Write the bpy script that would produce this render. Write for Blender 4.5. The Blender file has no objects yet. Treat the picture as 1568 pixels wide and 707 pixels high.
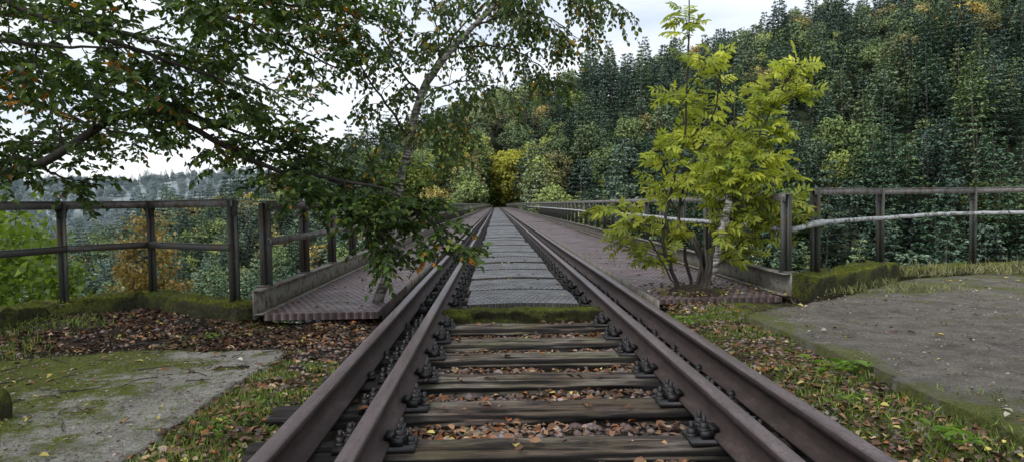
import bpy, math, numpy as np
from mathutils import Vector, Matrix, Euler
rg=np.random.default_rng(11)
scene=bpy.context.scene
scene.view_settings.view_transform='Standard'; scene.view_settings.look='None'; scene.view_settings.exposure=0

# ---------------------------------------------------------------- helpers
def vnoise(x,y,seed=0):
    x=np.asarray(x,float);y=np.asarray(y,float)
    xi=np.floor(x).astype(np.int64);yi=np.floor(y).astype(np.int64)
    fx=x-xi;fy=y-yi;fx=fx*fx*(3-2*fx);fy=fy*fy*(3-2*fy)
    def h(a,b):
        k=(a*374761393+b*668265263+seed*144269)&0x7fffffff
        k=((k^(k>>13))*1274126177)&0x7fffffff
        return ((k^(k>>16))&0xffff)/65535.0
    return (h(xi,yi)*(1-fx)+h(xi+1,yi)*fx)*(1-fy)+(h(xi,yi+1)*(1-fx)+h(xi+1,yi+1)*fx)*fy
def fbm(x,y,s=1.0,o=4,seed=0):
    t=0;a=.5;f=s
    for i in range(o):
        t=t+a*(vnoise(np.asarray(x)*f,np.asarray(y)*f,seed+i*7)-.5);a*=.5;f*=2.03
    return t*2
def nrm(v):
    v=np.asarray(v,float);return v/(np.linalg.norm(v,axis=-1,keepdims=True)+1e-9)
def sm(a,b,x):
    t=np.clip((np.asarray(x,float)-a)/(b-a),0,1);return t*t*(3-2*t)
def link(o,parent=None):
    scene.collection.objects.link(o)
    if parent is not None:o.parent=parent
    return o
def empty(name):
    e=bpy.data.objects.new(name,None);e.empty_display_size=.2;return link(e)
class MB:
    def __init__(s):s.v=[];s.f=[];s.c=[];s.n=0
    def add(s,V,F,C=(1,1,1)):
        V=np.asarray(V,float).reshape(-1,3);F=np.asarray(F,int)
        C=np.broadcast_to(np.asarray(C,float),(len(V),3))
        s.v.append(V);s.c.append(C);s.f.append(F+s.n);s.n+=len(V)
    def mesh(s,name,mat,smooth=False):
        me=bpy.data.meshes.new(name)
        V=np.concatenate(s.v);C=np.concatenate(s.c)
        me.vertices.add(len(V));me.vertices.foreach_set('co',V.astype(np.float32).ravel())
        L=np.concatenate([f.ravel() for f in s.f])
        K=np.concatenate([np.full(f.shape[0],f.shape[1]) for f in s.f])
        st=np.concatenate([[0],np.cumsum(K)[:-1]])
        me.loops.add(len(L));me.loops.foreach_set('vertex_index',L.astype(np.int32))
        me.polygons.add(len(K));me.polygons.foreach_set('loop_start',st.astype(np.int32))
        me.update(calc_edges=True)
        a=me.attributes.new('col','FLOAT_COLOR','POINT')
        a.data.foreach_set('color',np.c_[C,np.ones(len(C))].astype(np.float32).ravel())
        if smooth:me.polygons.foreach_set('use_smooth',np.ones(len(K),bool))
        me.materials.append(mat)
        return me
    def build(s,name,mat,parent=None,smooth=False):
        return link(bpy.data.objects.new(name,s.mesh(name,mat,smooth)),parent)
    def box(s,c,sz,rz=0,C=(1,1,1)):
        c=np.array(c,float);h=np.array(sz,float)/2
        V=np.array([[x,y,z] for x in(-1,1) for y in(-1,1) for z in(-1,1)])*h
        if rz:
            co,si=math.cos(rz),math.sin(rz);V=np.c_[V[:,0]*co-V[:,1]*si,V[:,0]*si+V[:,1]*co,V[:,2]]
        s.add(V+c,[[0,1,3,2],[4,6,7,5],[0,4,5,1],[2,3,7,6],[0,2,6,4],[1,5,7,3]],C)
    def beam(s,p0,p1,w,h,C=(1,1,1),up=(0,0,1)):
        p0=np.array(p0,float);p1=np.array(p1,float);d=nrm(p1-p0)
        sd=nrm(np.cross(d,up));u=np.cross(sd,d)
        V=[]
        for p in(p0,p1):
            for a,b in((-1,-1),(1,-1),(1,1),(-1,1)):V.append(p+sd*a*w/2+u*b*h/2)
        s.add(V,[[0,1,2,3],[7,6,5,4],[0,4,5,1],[1,5,6,2],[2,6,7,3],[3,7,4,0]],C)
    def prism(s,poly,axis0,axis1,org,thick_axis,t,C=(1,1,1)):
        poly=np.array(poly,float);a0=np.array(axis0,float);a1=np.array(axis1,float);tt=np.array(thick_axis,float)
        base=np.array(org,float)+poly[:,:1]*a0+poly[:,1:]*a1;n=len(poly)
        V=np.r_[base-tt*t/2,base+tt*t/2]
        s.add(V,[list(range(n))],C);k=s.n-2*n
        s.f[-1]=np.array([list(range(n))])+k
        s.f.append(np.array([list(range(2*n-1,n-1,-1))])+k)
        s.f.append(np.array([[i,(i+1)%n,(i+1)%n+n,i+n] for i in range(n)])+k)
    def tube(s,pts,rad,n=7,C=(1,1,1),cap=True):
        P=np.asarray(pts,float);m=len(P);rad=np.broadcast_to(np.asarray(rad,float),(m,))
        T=nrm(np.gradient(P,axis=0));ref=np.array([.31,.17,.93]) if abs(T[0,2])<.9 else np.array([1.,.1,0])
        U=nrm(np.cross(T,ref));W=np.cross(T,U)
        a=np.linspace(0,2*math.pi,n,endpoint=False)
        V=P[:,None]+rad[:,None,None]*(U[:,None]*np.cos(a)[None,:,None]+W[:,None]*np.sin(a)[None,:,None])
        i=np.arange(m-1)[:,None]*n;j=np.arange(n)[None];j2=(j+1)%n
        F=np.stack([i+j,i+j2,i+n+j2,i+n+j],-1).reshape(-1,4)
        s.add(V.reshape(-1,3),F,C)
        if cap:
            k=s.n-m*n
            s.f.append(np.array([list(range(n))[::-1]])+k);s.f.append(np.array([list(range((m-1)*n,m*n))])+k)
    def loft(s,path,prof,noise=0.01,nsc=8,C=(1,1,1),seed=0,closed=True):
        P=np.asarray(path,float);m=len(P);prof=np.asarray(prof,float);k=len(prof)
        T=np.gradient(P,axis=0);T[:,2]=0;T=nrm(T);S=np.c_[T[:,1],-T[:,0],np.zeros(m)]
        L=np.r_[0,np.cumsum(np.linalg.norm(np.diff(P,axis=0),axis=1))]
        V=P[:,None]+S[:,None]*prof[None,:,:1]+np.array([0,0,1.])*prof[None,:,1:]
        cen=prof.mean(0);dr=nrm(prof-cen)
        arc=np.r_[0,np.cumsum(np.linalg.norm(np.diff(prof,axis=0),axis=1))]
        nn=fbm(L[:,None]*nsc[0] if isinstance(nsc,tuple) else L[:,None]*nsc,(arc[None]*nsc[1] if isinstance(nsc,tuple) else arc[None]*nsc)+0*L[:,None],1,4,seed)*noise
        V=V+nn[...,None]*(S[:,None]*dr[None,:,:1]+np.array([0,0,1.])*dr[None,:,1:])
        i=np.arange(m-1)[:,None]*k;j=np.arange(k)[None];j2=(j+1)%k
        s.add(V.reshape(-1,3),np.stack([i+j,i+j2,i+k+j2,i+k+j],-1).reshape(-1,4),C)
        b=s.n-m*k
        s.f.append(np.array([list(range(k))[::-1]])+b);s.f.append(np.array([list(range((m-1)*k,m*k))])+b)
def rect_prof(w,z0,z1,n=8,rnd=.02):
    P=[]
    x=w/2
    top=[(-x+rnd,z1)]+[(-x+rnd+(w-2*rnd)*i/n,z1) for i in range(1,n)]+[(x-rnd,z1)]
    P+=top+[(x-rnd*.3,z1-rnd*.3),(x,z1-rnd)]+[(x,z1-rnd-(z1-rnd-z0)*i/n) for i in range(1,n+1)]
    P+=[(x-w*i/3,z0) for i in range(1,3)]+[(-x,z0)]+[(-x,z0+(z1-rnd-z0)*i/n) for i in range(1,n+1)]+[(-x+rnd*.3,z1-rnd*.3)]
    return P
def resample(pts,step):
    pts=np.array(pts,float);L=np.r_[0,np.cumsum(np.linalg.norm(np.diff(pts,axis=0),axis=1))]
    n=max(2,int(L[-1]/step)+1);t=np.linspace(0,L[-1],n)
    return np.stack([np.interp(t,L,pts[:,i]) for i in range(pts.shape[1])],1)
def smooth_path(pts,n,wig=0.0,rng=rg):
    pts=np.array(pts,float);m=len(pts)
    P=np.r_[[2*pts[0]-pts[1]],pts,[2*pts[-1]-pts[-2]]]
    t=np.linspace(0,m-1-1e-6,n);i=t.astype(int);f=(t-i)[:,None]
    a,b,c,d=P[i],P[i+1],P[i+2],P[i+3]
    o=.5*((2*b)+(-a+c)*f+(2*a-5*b+4*c-d)*f*f+(-a+3*b-3*c+d)*f**3)
    if wig:
        w=rng.normal(size=o.shape)*wig;w[0]=0;o=o+w
    return o

# ---------------------------------------------------------------- materials
class NT:
    def __init__(s,name):
        s.m=bpy.data.materials.new(name);s.m.use_nodes=True;s.t=s.m.node_tree;s.b=s.t.nodes['Principled BSDF'];s.out=s.t.nodes['Material Output']
        s.tc=s.n('ShaderNodeTexCoord')
    def n(s,ty,**k):
        x=s.t.nodes.new(ty)
        for a,b in k.items():setattr(x,a,b)
        return x
    def l(s,a,b):s.t.links.new(a,b)
    def noise(s,scale,detail=6,rough=.6,stretch=None,src=None):
        x=s.n('ShaderNodeTexNoise');x.inputs['Scale'].default_value=scale;x.inputs['Detail'].default_value=detail;x.inputs['Roughness'].default_value=rough
        v=src or s.tc.outputs['Object']
        if stretch:
            mp=s.n('ShaderNodeMapping');mp.inputs['Scale'].default_value=stretch;s.l(v,mp.inputs['Vector']);v=mp.outputs[0]
        s.l(v,x.inputs['Vector']);return x.outputs['Fac']
    def ramp(s,fac,stops):
        r=s.n('ShaderNodeValToRGB');e=r.color_ramp.elements
        while len(e)<len(stops):e.new(.5)
        for q,(p,c) in zip(e,stops):
            q.position=p;q.color=(c[0],c[1],c[2],1) if isinstance(c,(tuple,list)) else (c,c,c,1)
        s.l(fac,r.inputs[0]);return r.outputs[0]
    def mix(s,f,a,b,mode='MIX'):
        x=s.n('ShaderNodeMix',data_type='RGBA',blend_type=mode)
        for q,i in((f,0),(a,6),(b,7)):
            if isinstance(q,(int,float)):x.inputs[i].default_value=q
            elif isinstance(q,tuple):x.inputs[i].default_value=(q[0],q[1],q[2],1)
            else:s.l(q,x.inputs[i])
        return x.outputs[2]
    def math(s,op,a,b=0.0):
        x=s.n('ShaderNodeMath',operation=op)
        for q,i in((a,0),(b,1)):
            if isinstance(q,(int,float)):x.inputs[i].default_value=q
            else:s.l(q,x.inputs[i])
        return x.outputs[0]
    def bump(s,h,st,dist=.02,prev=None):
        x=s.n('ShaderNodeBump');x.inputs['Strength'].default_value=st;x.inputs['Distance'].default_value=dist
        s.l(h,x.inputs['Height'])
        if prev:s.l(prev,x.inputs['Normal'])
        s.l(x.outputs[0],s.b.inputs['Normal']);return x.outputs[0]
    def col(s,c):s.l(c,s.b.inputs['Base Color']);return s
    def rough(s,r):
        if isinstance(r,(int,float)):s.b.inputs['Roughness'].default_value=r
        else:s.l(r,s.b.inputs['Roughness'])
    def attr(s,name='col'):
        a=s.n('ShaderNodeAttribute');a.attribute_name=name;return a
    def geo(s):return s.n('ShaderNodeNewGeometry')

def leaf_mat(name,trans=.35,vary=.25,rough=.45,spec=.35):
    s=NT(name);a=s.attr().outputs['Color']
    n=s.noise(3.0,2)
    c=s.mix(1.0,a,s.ramp(n,[(.3,1-vary),(.7,1+vary)]),'MULTIPLY')
    s.col(c);s.rough(rough);s.b.inputs['Specular IOR Level'].default_value=spec
    if trans>0:
        tr=s.n('ShaderNodeBsdfTranslucent');s.l(s.mix(1.0,c,(1.2,1.25,.6),'MULTIPLY'),tr.inputs['Color'])
        mx=s.n('ShaderNodeMixShader');mx.inputs[0].default_value=trans
        s.l(s.b.outputs[0],mx.inputs[1]);s.l(tr.outputs[0],mx.inputs[2]);s.l(mx.outputs[0],s.out.inputs[0])
    return s.m
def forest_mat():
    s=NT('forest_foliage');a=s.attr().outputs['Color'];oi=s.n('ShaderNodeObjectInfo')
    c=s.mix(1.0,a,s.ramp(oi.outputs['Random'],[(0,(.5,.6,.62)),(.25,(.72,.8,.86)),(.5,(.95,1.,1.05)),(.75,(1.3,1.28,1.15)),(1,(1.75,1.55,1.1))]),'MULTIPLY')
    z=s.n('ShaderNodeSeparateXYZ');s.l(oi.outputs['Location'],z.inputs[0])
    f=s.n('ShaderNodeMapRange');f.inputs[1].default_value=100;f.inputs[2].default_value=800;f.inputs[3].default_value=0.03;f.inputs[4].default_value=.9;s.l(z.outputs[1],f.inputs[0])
    c=s.mix(f.outputs[0],c,(.3,.36,.38))  # haze put into the colour: farther trees blend to pale blue-grey
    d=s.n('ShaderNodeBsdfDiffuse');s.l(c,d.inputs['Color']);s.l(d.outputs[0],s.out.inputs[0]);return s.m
M_leaf=leaf_mat('beech_leaf',.35);M_leaf2=leaf_mat('ash_leaf',.42,.15);M_dry=leaf_mat('dry_leaf',0,.3,.7,.2)
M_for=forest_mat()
M_grass=leaf_mat('grass_blade',.0,.3,.6,.2)

def simple(name,stops,scale,rough=.8,bump=.4,bscale=60,stretch=None,dist=.01,spec=.3,detail=8):
    s=NT(name);c=s.ramp(s.noise(scale,detail,.65,stretch),stops);s.col(c);s.rough(rough)
    s.b.inputs['Specular IOR Level'].default_value=spec
    s.bump(s.noise(bscale,6,.7,stretch),bump,dist);return s
M_bark=simple('bark_dark',[(.3,(.02,.017,.014)),(.55,(.055,.047,.038)),(.75,(.1,.095,.075))],14,.9,.8,45,(1,1,.4)).m
def mk_birch():
    s=NT('birch_bark')
    w=s.noise(9,6,.65,(1,1,4.5));w2=s.noise(5,3,.6);w3=s.noise(24,6,.7,(1,1,.8))
    c=s.ramp(w,[(.4,(.03,.028,.025)),(.47,(.17,.15,.125)),(.54,(.42,.39,.35)),(.72,(.62,.6,.56))])
    c=s.mix(s.ramp(w3,[(.5,0.),(.6,.75)]),c,(.09,.08,.065))
    z=s.n('ShaderNodeSeparateXYZ');s.l(s.tc.outputs['Object'],z.inputs[0])
    low=s.ramp(z.outputs[2],[(.0,1.0),(.45,0.0)])
    c=s.mix(s.math('MULTIPLY',low,s.ramp(w2,[(.3,0.),(.55,1.)])),c,(.05,.042,.032))
    s.col(c);s.rough(.7);s.bump(w,.6,.01);return s.m
def mk_steel(name,a,b,rust,rs=7,thr=.55,rough=.6):
    s=NT(name)
    base=s.ramp(s.noise(30,6,.7),[(.3,a),(.7,b)])
    r=s.ramp(s.noise(rs,8,.7),[(thr-.05,0.),(thr+.07,1.)])
    c=s.mix(r,base,rust)
    g=s.geo();z=s.n('ShaderNodeSeparateXYZ');s.l(g.outputs['Normal'],z.inputs[0])
    li=s.math('MULTIPLY',s.ramp(z.outputs[2],[(.6,0.),(.95,1.)]),s.ramp(s.noise(18,6,.75),[(.4,0.),(.62,.8)]))
    c=s.mix(li,c,(.2,.21,.17))
    s.col(c);s.rough(rough);s.bump(s.noise(70,5,.7),.35,.004);return s.m
M_birch=mk_birch()
M_fence=mk_steel('painted_steel',(.05,.055,.047),(.1,.105,.088),(.1,.062,.042))
M_toprail=mk_steel('weathered_top_rail',(.12,.115,.105),(.26,.25,.23),(.12,.075,.055),9,.54)
M_stringer=mk_steel('stringer_steel',(.14,.14,.115),(.25,.24,.2),(.12,.068,.05),9,.53)
M_black=simple('oily_iron',[(.3,(.006,.006,.007)),(.6,(.018,.016,.016)),(.8,(.05,.034,.026))],25,.5,.4,80,None,.004,.5).m
def mk_rail():
    s=NT('rusty_rail')
    c=s.ramp(s.noise(12,8,.7,(1,.35,1)),[(.3,(.024,.016,.014)),(.55,(.055,.036,.032)),(.75,(.1,.07,.062))])
    z=s.n('ShaderNodeSeparateXYZ');s.l(s.tc.outputs['Object'],z.inputs[0])
    g=s.geo();gz=s.n('ShaderNodeSeparateXYZ');s.l(g.outputs['Normal'],gz.inputs[0])
    top=s.math('MULTIPLY',s.math('GREATER_THAN',z.outputs[2],.155),s.math('GREATER_THAN',gz.outputs[2],.45))
    c2=s.ramp(s.noise(16,9,.75,(1,.12,1)),[(.3,(.06,.042,.04)),(.55,(.12,.088,.086)),(.8,(.22,.175,.17))])
    c=s.mix(top,c,c2)
    sp=s.ramp(s.noise(45,6,.75),[(.52,0.),(.66,.8)])
    c=s.mix(sp,c,(.03,.018,.014))
    s.col(c);s.rough(s.ramp(top,[(0,.8),(1,.42)]));s.b.inputs['Specular IOR Level'].default_value=.45
    s.bump(s.noise(60,6,.75),.6,.005);return s.m
M_rail=mk_rail()
def mk_wood():
    s=NT('weathered_timber')
    g=s.noise(30,10,.78,(.06,1,1));b=s.noise(2.5,5,.6);g2=s.noise(70,5,.7,(.03,1,1))
    c=s.ramp(g,[(.37,(.012,.011,.009)),(.44,(.1,.082,.062)),(.55,(.25,.21,.17)),(.7,(.48,.43,.37))])
    c=s.mix(1.0,c,s.ramp(g2,[(.38,.25),(.5,.9),(.7,1.2)]),'MULTIPLY')
    c=s.mix(s.ramp(b,[(.46,0.),(.64,.6)]),c,(.17,.17,.07))
    dm=s.noise(1.0,4,.6,(.8,2.3,1));c=s.mix(s.ramp(dm,[(.45,0.),(.58,.75)]),c,s.mix(1.0,c,(.42,.27,.22),'MULTIPLY'))
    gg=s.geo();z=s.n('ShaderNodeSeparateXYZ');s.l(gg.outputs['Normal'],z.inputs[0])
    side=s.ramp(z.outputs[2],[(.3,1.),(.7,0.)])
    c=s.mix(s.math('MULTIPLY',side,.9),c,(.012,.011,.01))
    x=s.n('ShaderNodeSeparateXYZ');s.l(s.tc.outputs['Object'],x.inputs[0])
    de=s.math('ABSOLUTE',s.math('SUBTRACT',x.outputs[0],.22))
    ends=s.ramp(s.math('ADD',de,s.math('MULTIPLY',s.noise(9,6,.7),.35)),[(.7,0.),(.88,.9)])
    c=s.mix(ends,c,(.014,.011,.01))
    s.col(c);s.rough(.75);s.bump(g,1.0,.02);return s.m
M_wood=mk_wood()
def mossc(s,sc=40):return s.ramp(s.noise(sc,6,.75),[(.3,(.04,.05,.01)),(.5,(.12,.14,.022)),(.68,(.24,.26,.045))])
def mk_mossy(name,stone,lo,hi,msc=5,upw=True):
    s=NT(name)
    c=s.ramp(s.noise(20,8,.75),stone)
    f=s.ramp(s.noise(msc,6,.7),[(lo,0.),(hi,1.)])
    if upw:
        gg=s.geo();z=s.n('ShaderNodeSeparateXYZ');s.l(gg.outputs['Normal'],z.inputs[0])
        f=s.math('MULTIPLY',f,s.ramp(z.outputs[2],[(-.1,.3),(.5,1.)]))
    s.col(s.mix(f,c,mossc(s)));s.rough(.95);s.b.inputs['Specular IOR Level'].default_value=.15
    b=s.bump(s.noise(70,7,.8),1.,.03);return s.m
M_kerb=mk_mossy('mossy_kerb_stone',[(.3,(.03,.028,.022)),(.6,(.09,.08,.065)),(.8,(.2,.18,.15))],.34,.5,5)
M_mosswood=mk_mossy('mossy_timber',[(.3,(.015,.014,.01)),(.7,(.08,.07,.05))],.35,.55,6)
def mk_slab(name,stops,mossfn,dirt=.6,dlo=.52):
    s=NT(name)
    c=s.ramp(s.noise(6,10,.8),stops)
    sp=s.ramp(s.noise(75,6,.8),[(.35,.35),(.5,.95),(.66,1.4)])
    c=s.mix(1.0,c,sp,'MULTIPLY')
    z=s.n('ShaderNodeSeparateXYZ');s.l(s.tc.outputs['Object'],z.inputs[0])
    c=s.mix(s.ramp(s.noise(2.2,10,.8),[(dlo,0.),(dlo+.16,dirt)]),c,(.05,.04,.03))
    f=mossfn(s,z)
    c=s.mix(f,c,mossc(s,55))
    s.col(c);s.rough(.9);s.b.inputs['Specular IOR Level'].default_value=.2;s.bump(s.noise(70,8,.8),1.,.03);return s.m
def mf_left(s,z):
    n=s.noise(3.2,10,.75)
    g=s.n('ShaderNodeMapRange');g.inputs[1].default_value=-1.45;g.inputs[2].default_value=-2.9;g.inputs[3].default_value=-.12;g.inputs[4].default_value=.16;s.l(z.outputs[0],g.inputs[0])
    return s.ramp(s.math('ADD',n,g.outputs[0]),[(.47,0.),(.57,1.)])
def mf_right(s,z):
    n=s.noise(1.8,9,.78)
    g=s.n('ShaderNodeMapRange');g.inputs[1].default_value=2.15;g.inputs[2].default_value=2.7;g.inputs[3].default_value=.16;g.inputs[4].default_value=0;s.l(z.outputs[0],g.inputs[0])
    g2=s.n('ShaderNodeMapRange');g2.inputs[1].default_value=5.6;g2.inputs[2].default_value=7.6;g2.inputs[3].default_value=0;g2.inputs[4].default_value=.14;s.l(z.outputs[1],g2.inputs[0])
    return s.ramp(s.math('ADD',s.math('ADD',n,g.outputs[0]),g2.outputs[0]),[(.58,0.),(.7,.9)])
M_slabL=mk_slab('concrete_mossy',[(.3,(.2,.185,.155)),(.5,(.38,.355,.31)),(.7,(.52,.49,.44))],mf_left,.8,.52)
M_slabR=mk_slab('concrete_rough',[(.3,(.12,.105,.086)),(.5,(.22,.195,.165)),(.7,(.35,.315,.27))],mf_right,.6,.5)
def mk_ground():
    s=NT('litter_soil')
    a=s.attr().outputs['Color'];sp=s.n('ShaderNodeSeparateColor');s.l(a,sp.inputs[0])
    c=s.ramp(s.noise(35,10,.8),[(.3,(.012,.010,.008)),(.5,(.04,.03,.022)),(.65,(.09,.066,.048)),(.8,(.18,.145,.11))])
    n=s.noise(5,8,.75)
    f=s.ramp(s.math('ADD',n,s.math('SUBTRACT',sp.outputs[0],.5)),[(.5,0.),(.62,1.)])
    s.col(s.mix(f,c,mossc(s,70)));s.rough(.95);s.b.inputs['Specular IOR Level'].default_value=.15
    s.bump(s.noise(60,8,.8),1.0,.03);return s.m
M_ground=mk_ground()
def mk_deck(name,stops,px,py,metal=.3,rough=.45,lo=.35,dirtc=(.045,.042,.03)):
    # pressed anti-slip plate: rows of short raised ribs, staggered in alternate columns
    s=NT(name)
    z=s.n('ShaderNodeSeparateXYZ');s.l(s.tc.outputs['Object'],z.inputs[0])
    u=s.math('MULTIPLY',z.outputs[0],2*math.pi/px);v=s.math('MULTIPLY',z.outputs[1],2*math.pi/py)
    sx=s.math('SINE',u);sy=s.math('SINE',v)
    w=s.math('ADD',s.math('MULTIPLY',s.math('MULTIPLY',sx,sy),.5),.5)
    w=s.math('MULTIPLY',w,s.math('ADD',s.math('MULTIPLY',s.math('SINE',s.math('MULTIPLY',u,2.0)),.25),.75))
    c=s.ramp(s.noise(5,10,.78),stops)
    c=s.mix(1.0,c,s.ramp(w,[(.15,lo),(.55,1.),(.8,1.6)]),'MULTIPLY')
    c=s.mix(s.ramp(s.noise(1.7,9,.75),[(.47,0.),(.64,.75)]),c,dirtc)
    s.col(c);s.rough(s.ramp(s.noise(4,7,.75),[(.35,rough-.12),(.65,rough+.25)]));s.b.inputs['Metallic'].default_value=metal
    b=s.bump(w,1.,.014);return s.m
M_walk=mk_deck('ribbed_walkway_plate',[(.3,(.08,.046,.044)),(.5,(.16,.1,.096)),(.72,(.26,.185,.18))],.07,.16,.05,.55,.3)
M_cplate=mk_deck('ribbed_track_plate',[(.3,(.055,.05,.046)),(.5,(.12,.11,.104)),(.72,(.24,.23,.22))],.06,.2,.1,.42,.25)
M_pipe=mk_steel('flaking_white_pipe',(.38,.39,.39),(.58,.59,.58),(.08,.07,.06),14,.54,.5)
def mk_terr():
    s=NT('forest_floor')
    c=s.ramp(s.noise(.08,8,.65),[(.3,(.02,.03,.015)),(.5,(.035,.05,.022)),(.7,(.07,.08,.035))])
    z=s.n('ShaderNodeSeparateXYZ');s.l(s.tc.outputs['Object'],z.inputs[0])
    f=s.n('ShaderNodeMapRange');f.inputs[1].default_value=250;f.inputs[2].default_value=800;f.inputs[3].default_value=0;f.inputs[4].default_value=.9;s.l(z.outputs[1],f.inputs[0])  # aerial haze painted on the ground colour, stronger with distance
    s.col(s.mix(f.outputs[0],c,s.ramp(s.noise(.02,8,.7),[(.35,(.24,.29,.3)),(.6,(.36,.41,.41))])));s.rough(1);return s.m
M_terr=mk_terr()
M_conc=simple('abutment_masonry',[(.3,(.1,.09,.08)),(.7,(.25,.23,.2))],3,.9,.5,20).m
M_stone=leaf_mat('ballast_stone',0,.3,.85,.25)

# ---------------------------------------------------------------- terrain
def hgt(x,y):
    x=np.asarray(x,float);y=np.asarray(y,float)
    s=.8*y+.6*x
    h1=-80+.5*s+fbm(x,y,.012,4,3)*12
    h1=h1-1.1*np.maximum(0,y-268)
    fl=-38+fbm(x,y,.008,3,5)*9
    far=96*np.exp(-((y-1350)/330)**2)*(1+.35*fbm(x,y,.0022,3,9))+70*np.exp(-((y-2100)/350)**2)
    fl=fl+far*sm(350,700,y)
    k=6.;h=np.where(h1-fl>40,h1,np.where(fl-h1>40,fl,k*np.log(np.exp(np.clip(h1,-200,300)/k)+np.exp(np.clip(fl,-200,300)/k))))
    d=np.maximum(0,y-6.1)
    d=np.maximum(d,np.maximum(0,-4.8-x)*np.clip(.2+y*.1,0.15,1))
    near=-.3-.72*d-.004*d*d
    return np.maximum(near,np.where(y>0,h,-400))
def terrain():
    ax=lambda lo,hi,n,k:np.sinh(np.linspace(math.asinh(lo/k),math.asinh(hi/k),n))*k
    xs=ax(-2200,2200,200,25);ys=ax(-600,3200,240,25)
    X,Y=np.meshgrid(xs,ys);Z=hgt(X,Y)
    w=(1-sm(5,14,abs(X-.3)))*sm(187,192,Y)*(1-sm(240,250,Y));Z=Z*(1-w)+(-.25)*w
    V=np.stack([X,Y,Z],-1).reshape(-1,3);n=len(xs)
    i=np.arange(len(ys)-1)[:,None]*n;j=np.arange(n-1)[None]
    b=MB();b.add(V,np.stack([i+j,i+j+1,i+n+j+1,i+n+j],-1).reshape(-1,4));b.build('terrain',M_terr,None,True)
terrain()

outline=[(-4.75,-8),(-4.75,5.2),(-4.4,6.6),(-3.65,7.4),(-2.05,6.25),(-2.05,6.18),(1.5,6.18),(1.5,6.62),(2.95,6.62),(3.05,7.2),(4.75,8.65),(6.4,9.2),(12,8.95),(12,-8)]
b=MB();O=np.array(outline)
b.prism(O,(1,0,0),(0,1,0),(0,0,-4.08),(0,0,1),7.8);b.build('bridge_abutment',M_conc)
def inpoly(x,y,P):
    P=np.array(P);r=np.zeros(x.shape,bool);n=len(P)
    for i in range(n):
        x0,y0=P[i];x1,y1=P[(i+1)%n]
        c=((y0>y)!=(y1>y))&(x<(x1-x0)*(y-y0)/(y1-y0+1e-12)+x0);r^=c
    return r
def gz(x,y):
    x=np.asarray(x,float);y=np.asarray(y,float)
    t=abs(x-.22);z=-.072+.052*sm(1.15,1.6,t)
    z=z+fbm(x,y,3,4,21)*.03
    z=z+.05*sm(-1.6,-3.5,x)*sm(4.9,5.6,y)
    z=z+.06*sm(5.7,6.4,y)*sm(1.3,1.7,x)*sm(3.2,2.6,x)
    return z
def mossw(x,y):
    m=.38+0*x
    m=m+.2*((x>1.35)&(x<2.4))+.1*(x>2.4)
    m=m+.22*((x<-1.0)&(y<4.4))-.08*((x<-1.0)&(y>5.1))
    m=np.where((x>-1.0)&(x<1.4),.3,m);return m+fbm(x,y,.8,3,4)*.12
xs=np.arange(-4.74,10,.045);ys=np.arange(-1.2,9.2,.045);X,Y=np.meshgrid(xs,ys)
Z=gz(X,Y);V=np.stack([X,Y,Z],-1).reshape(-1,3);n=len(xs)
i=np.arange(len(ys)-1)[:,None]*n;j=np.arange(n-1)[None]
F=np.stack([i+j,i+j+1,i+n+j+1,i+n+j],-1).reshape(-1,4)
cc=V[F].mean(1);F=F[inpoly(cc[:,0],cc[:,1],outline)]
mw=mossw(V[:,0],V[:,1]);b=MB();b.add(V,F,np.c_[mw,mw,mw]);b.build('ground',M_ground,None,True)

def slab(name,poly,z,mat,step=.06,am=.006):
    P=np.array(poly);xs=np.arange(P[:,0].min(),P[:,0].max(),step);ys=np.arange(P[:,1].min(),P[:,1].max(),step)
    X,Y=np.meshgrid(xs,ys);jx=X+fbm(X,Y,2,3,8)*.08;jy=Y+fbm(X,Y,2,3,9)*.08
    V=np.stack([jx,jy,z+fbm(X,Y,2.5,4,12)*am*2],-1).reshape(-1,3);n=len(xs)
    i=np.arange(len(ys)-1)[:,None]*n;j=np.arange(n-1)[None]
    F=np.stack([i+j,i+j+1,i+n+j+1,i+n+j],-1).reshape(-1,4);c=np.stack([X,Y],-1).reshape(-1,2)[F].mean(1)
    edge=fbm(c[:,0],c[:,1],3,4,31)*.09
    F=F[inpoly(c[:,0]+edge,c[:,1]+edge,poly)]
    b=MB();b.add(V,F)
    E=np.concatenate([F[:,[0,1]],F[:,[1,2]],F[:,[2,3]],F[:,[3,0]]]);key=set(map(tuple,E))
    be=np.array([e for e in map(tuple,E) if (e[1],e[0]) not in key])
    V2=V.copy();V2[:,2]-=.12;m=len(V);b2=np.r_[V,V2]
    b.v=[b2];b.c=[np.ones((2*m,3))];b.n=2*m;b.f.append(np.c_[be[:,1],be[:,0],be[:,0]+m,be[:,1]+m])
    b.build(name,mat,None,True)
slab('concrete_slab',[(-3.6,.8),(-3.55,4.6),(-2.7,5.0),(-1.5,4.95),(-1.48,.8)],.0,M_slabL,.03,.009)
slab('concrete_platform',[(2.12,-1),(2.12,5.75),(3.3,6.6),(4.9,8.05),(6.4,8.6),(9.9,8.4),(9.9,-1)],.04,M_slabR,.045)

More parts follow.
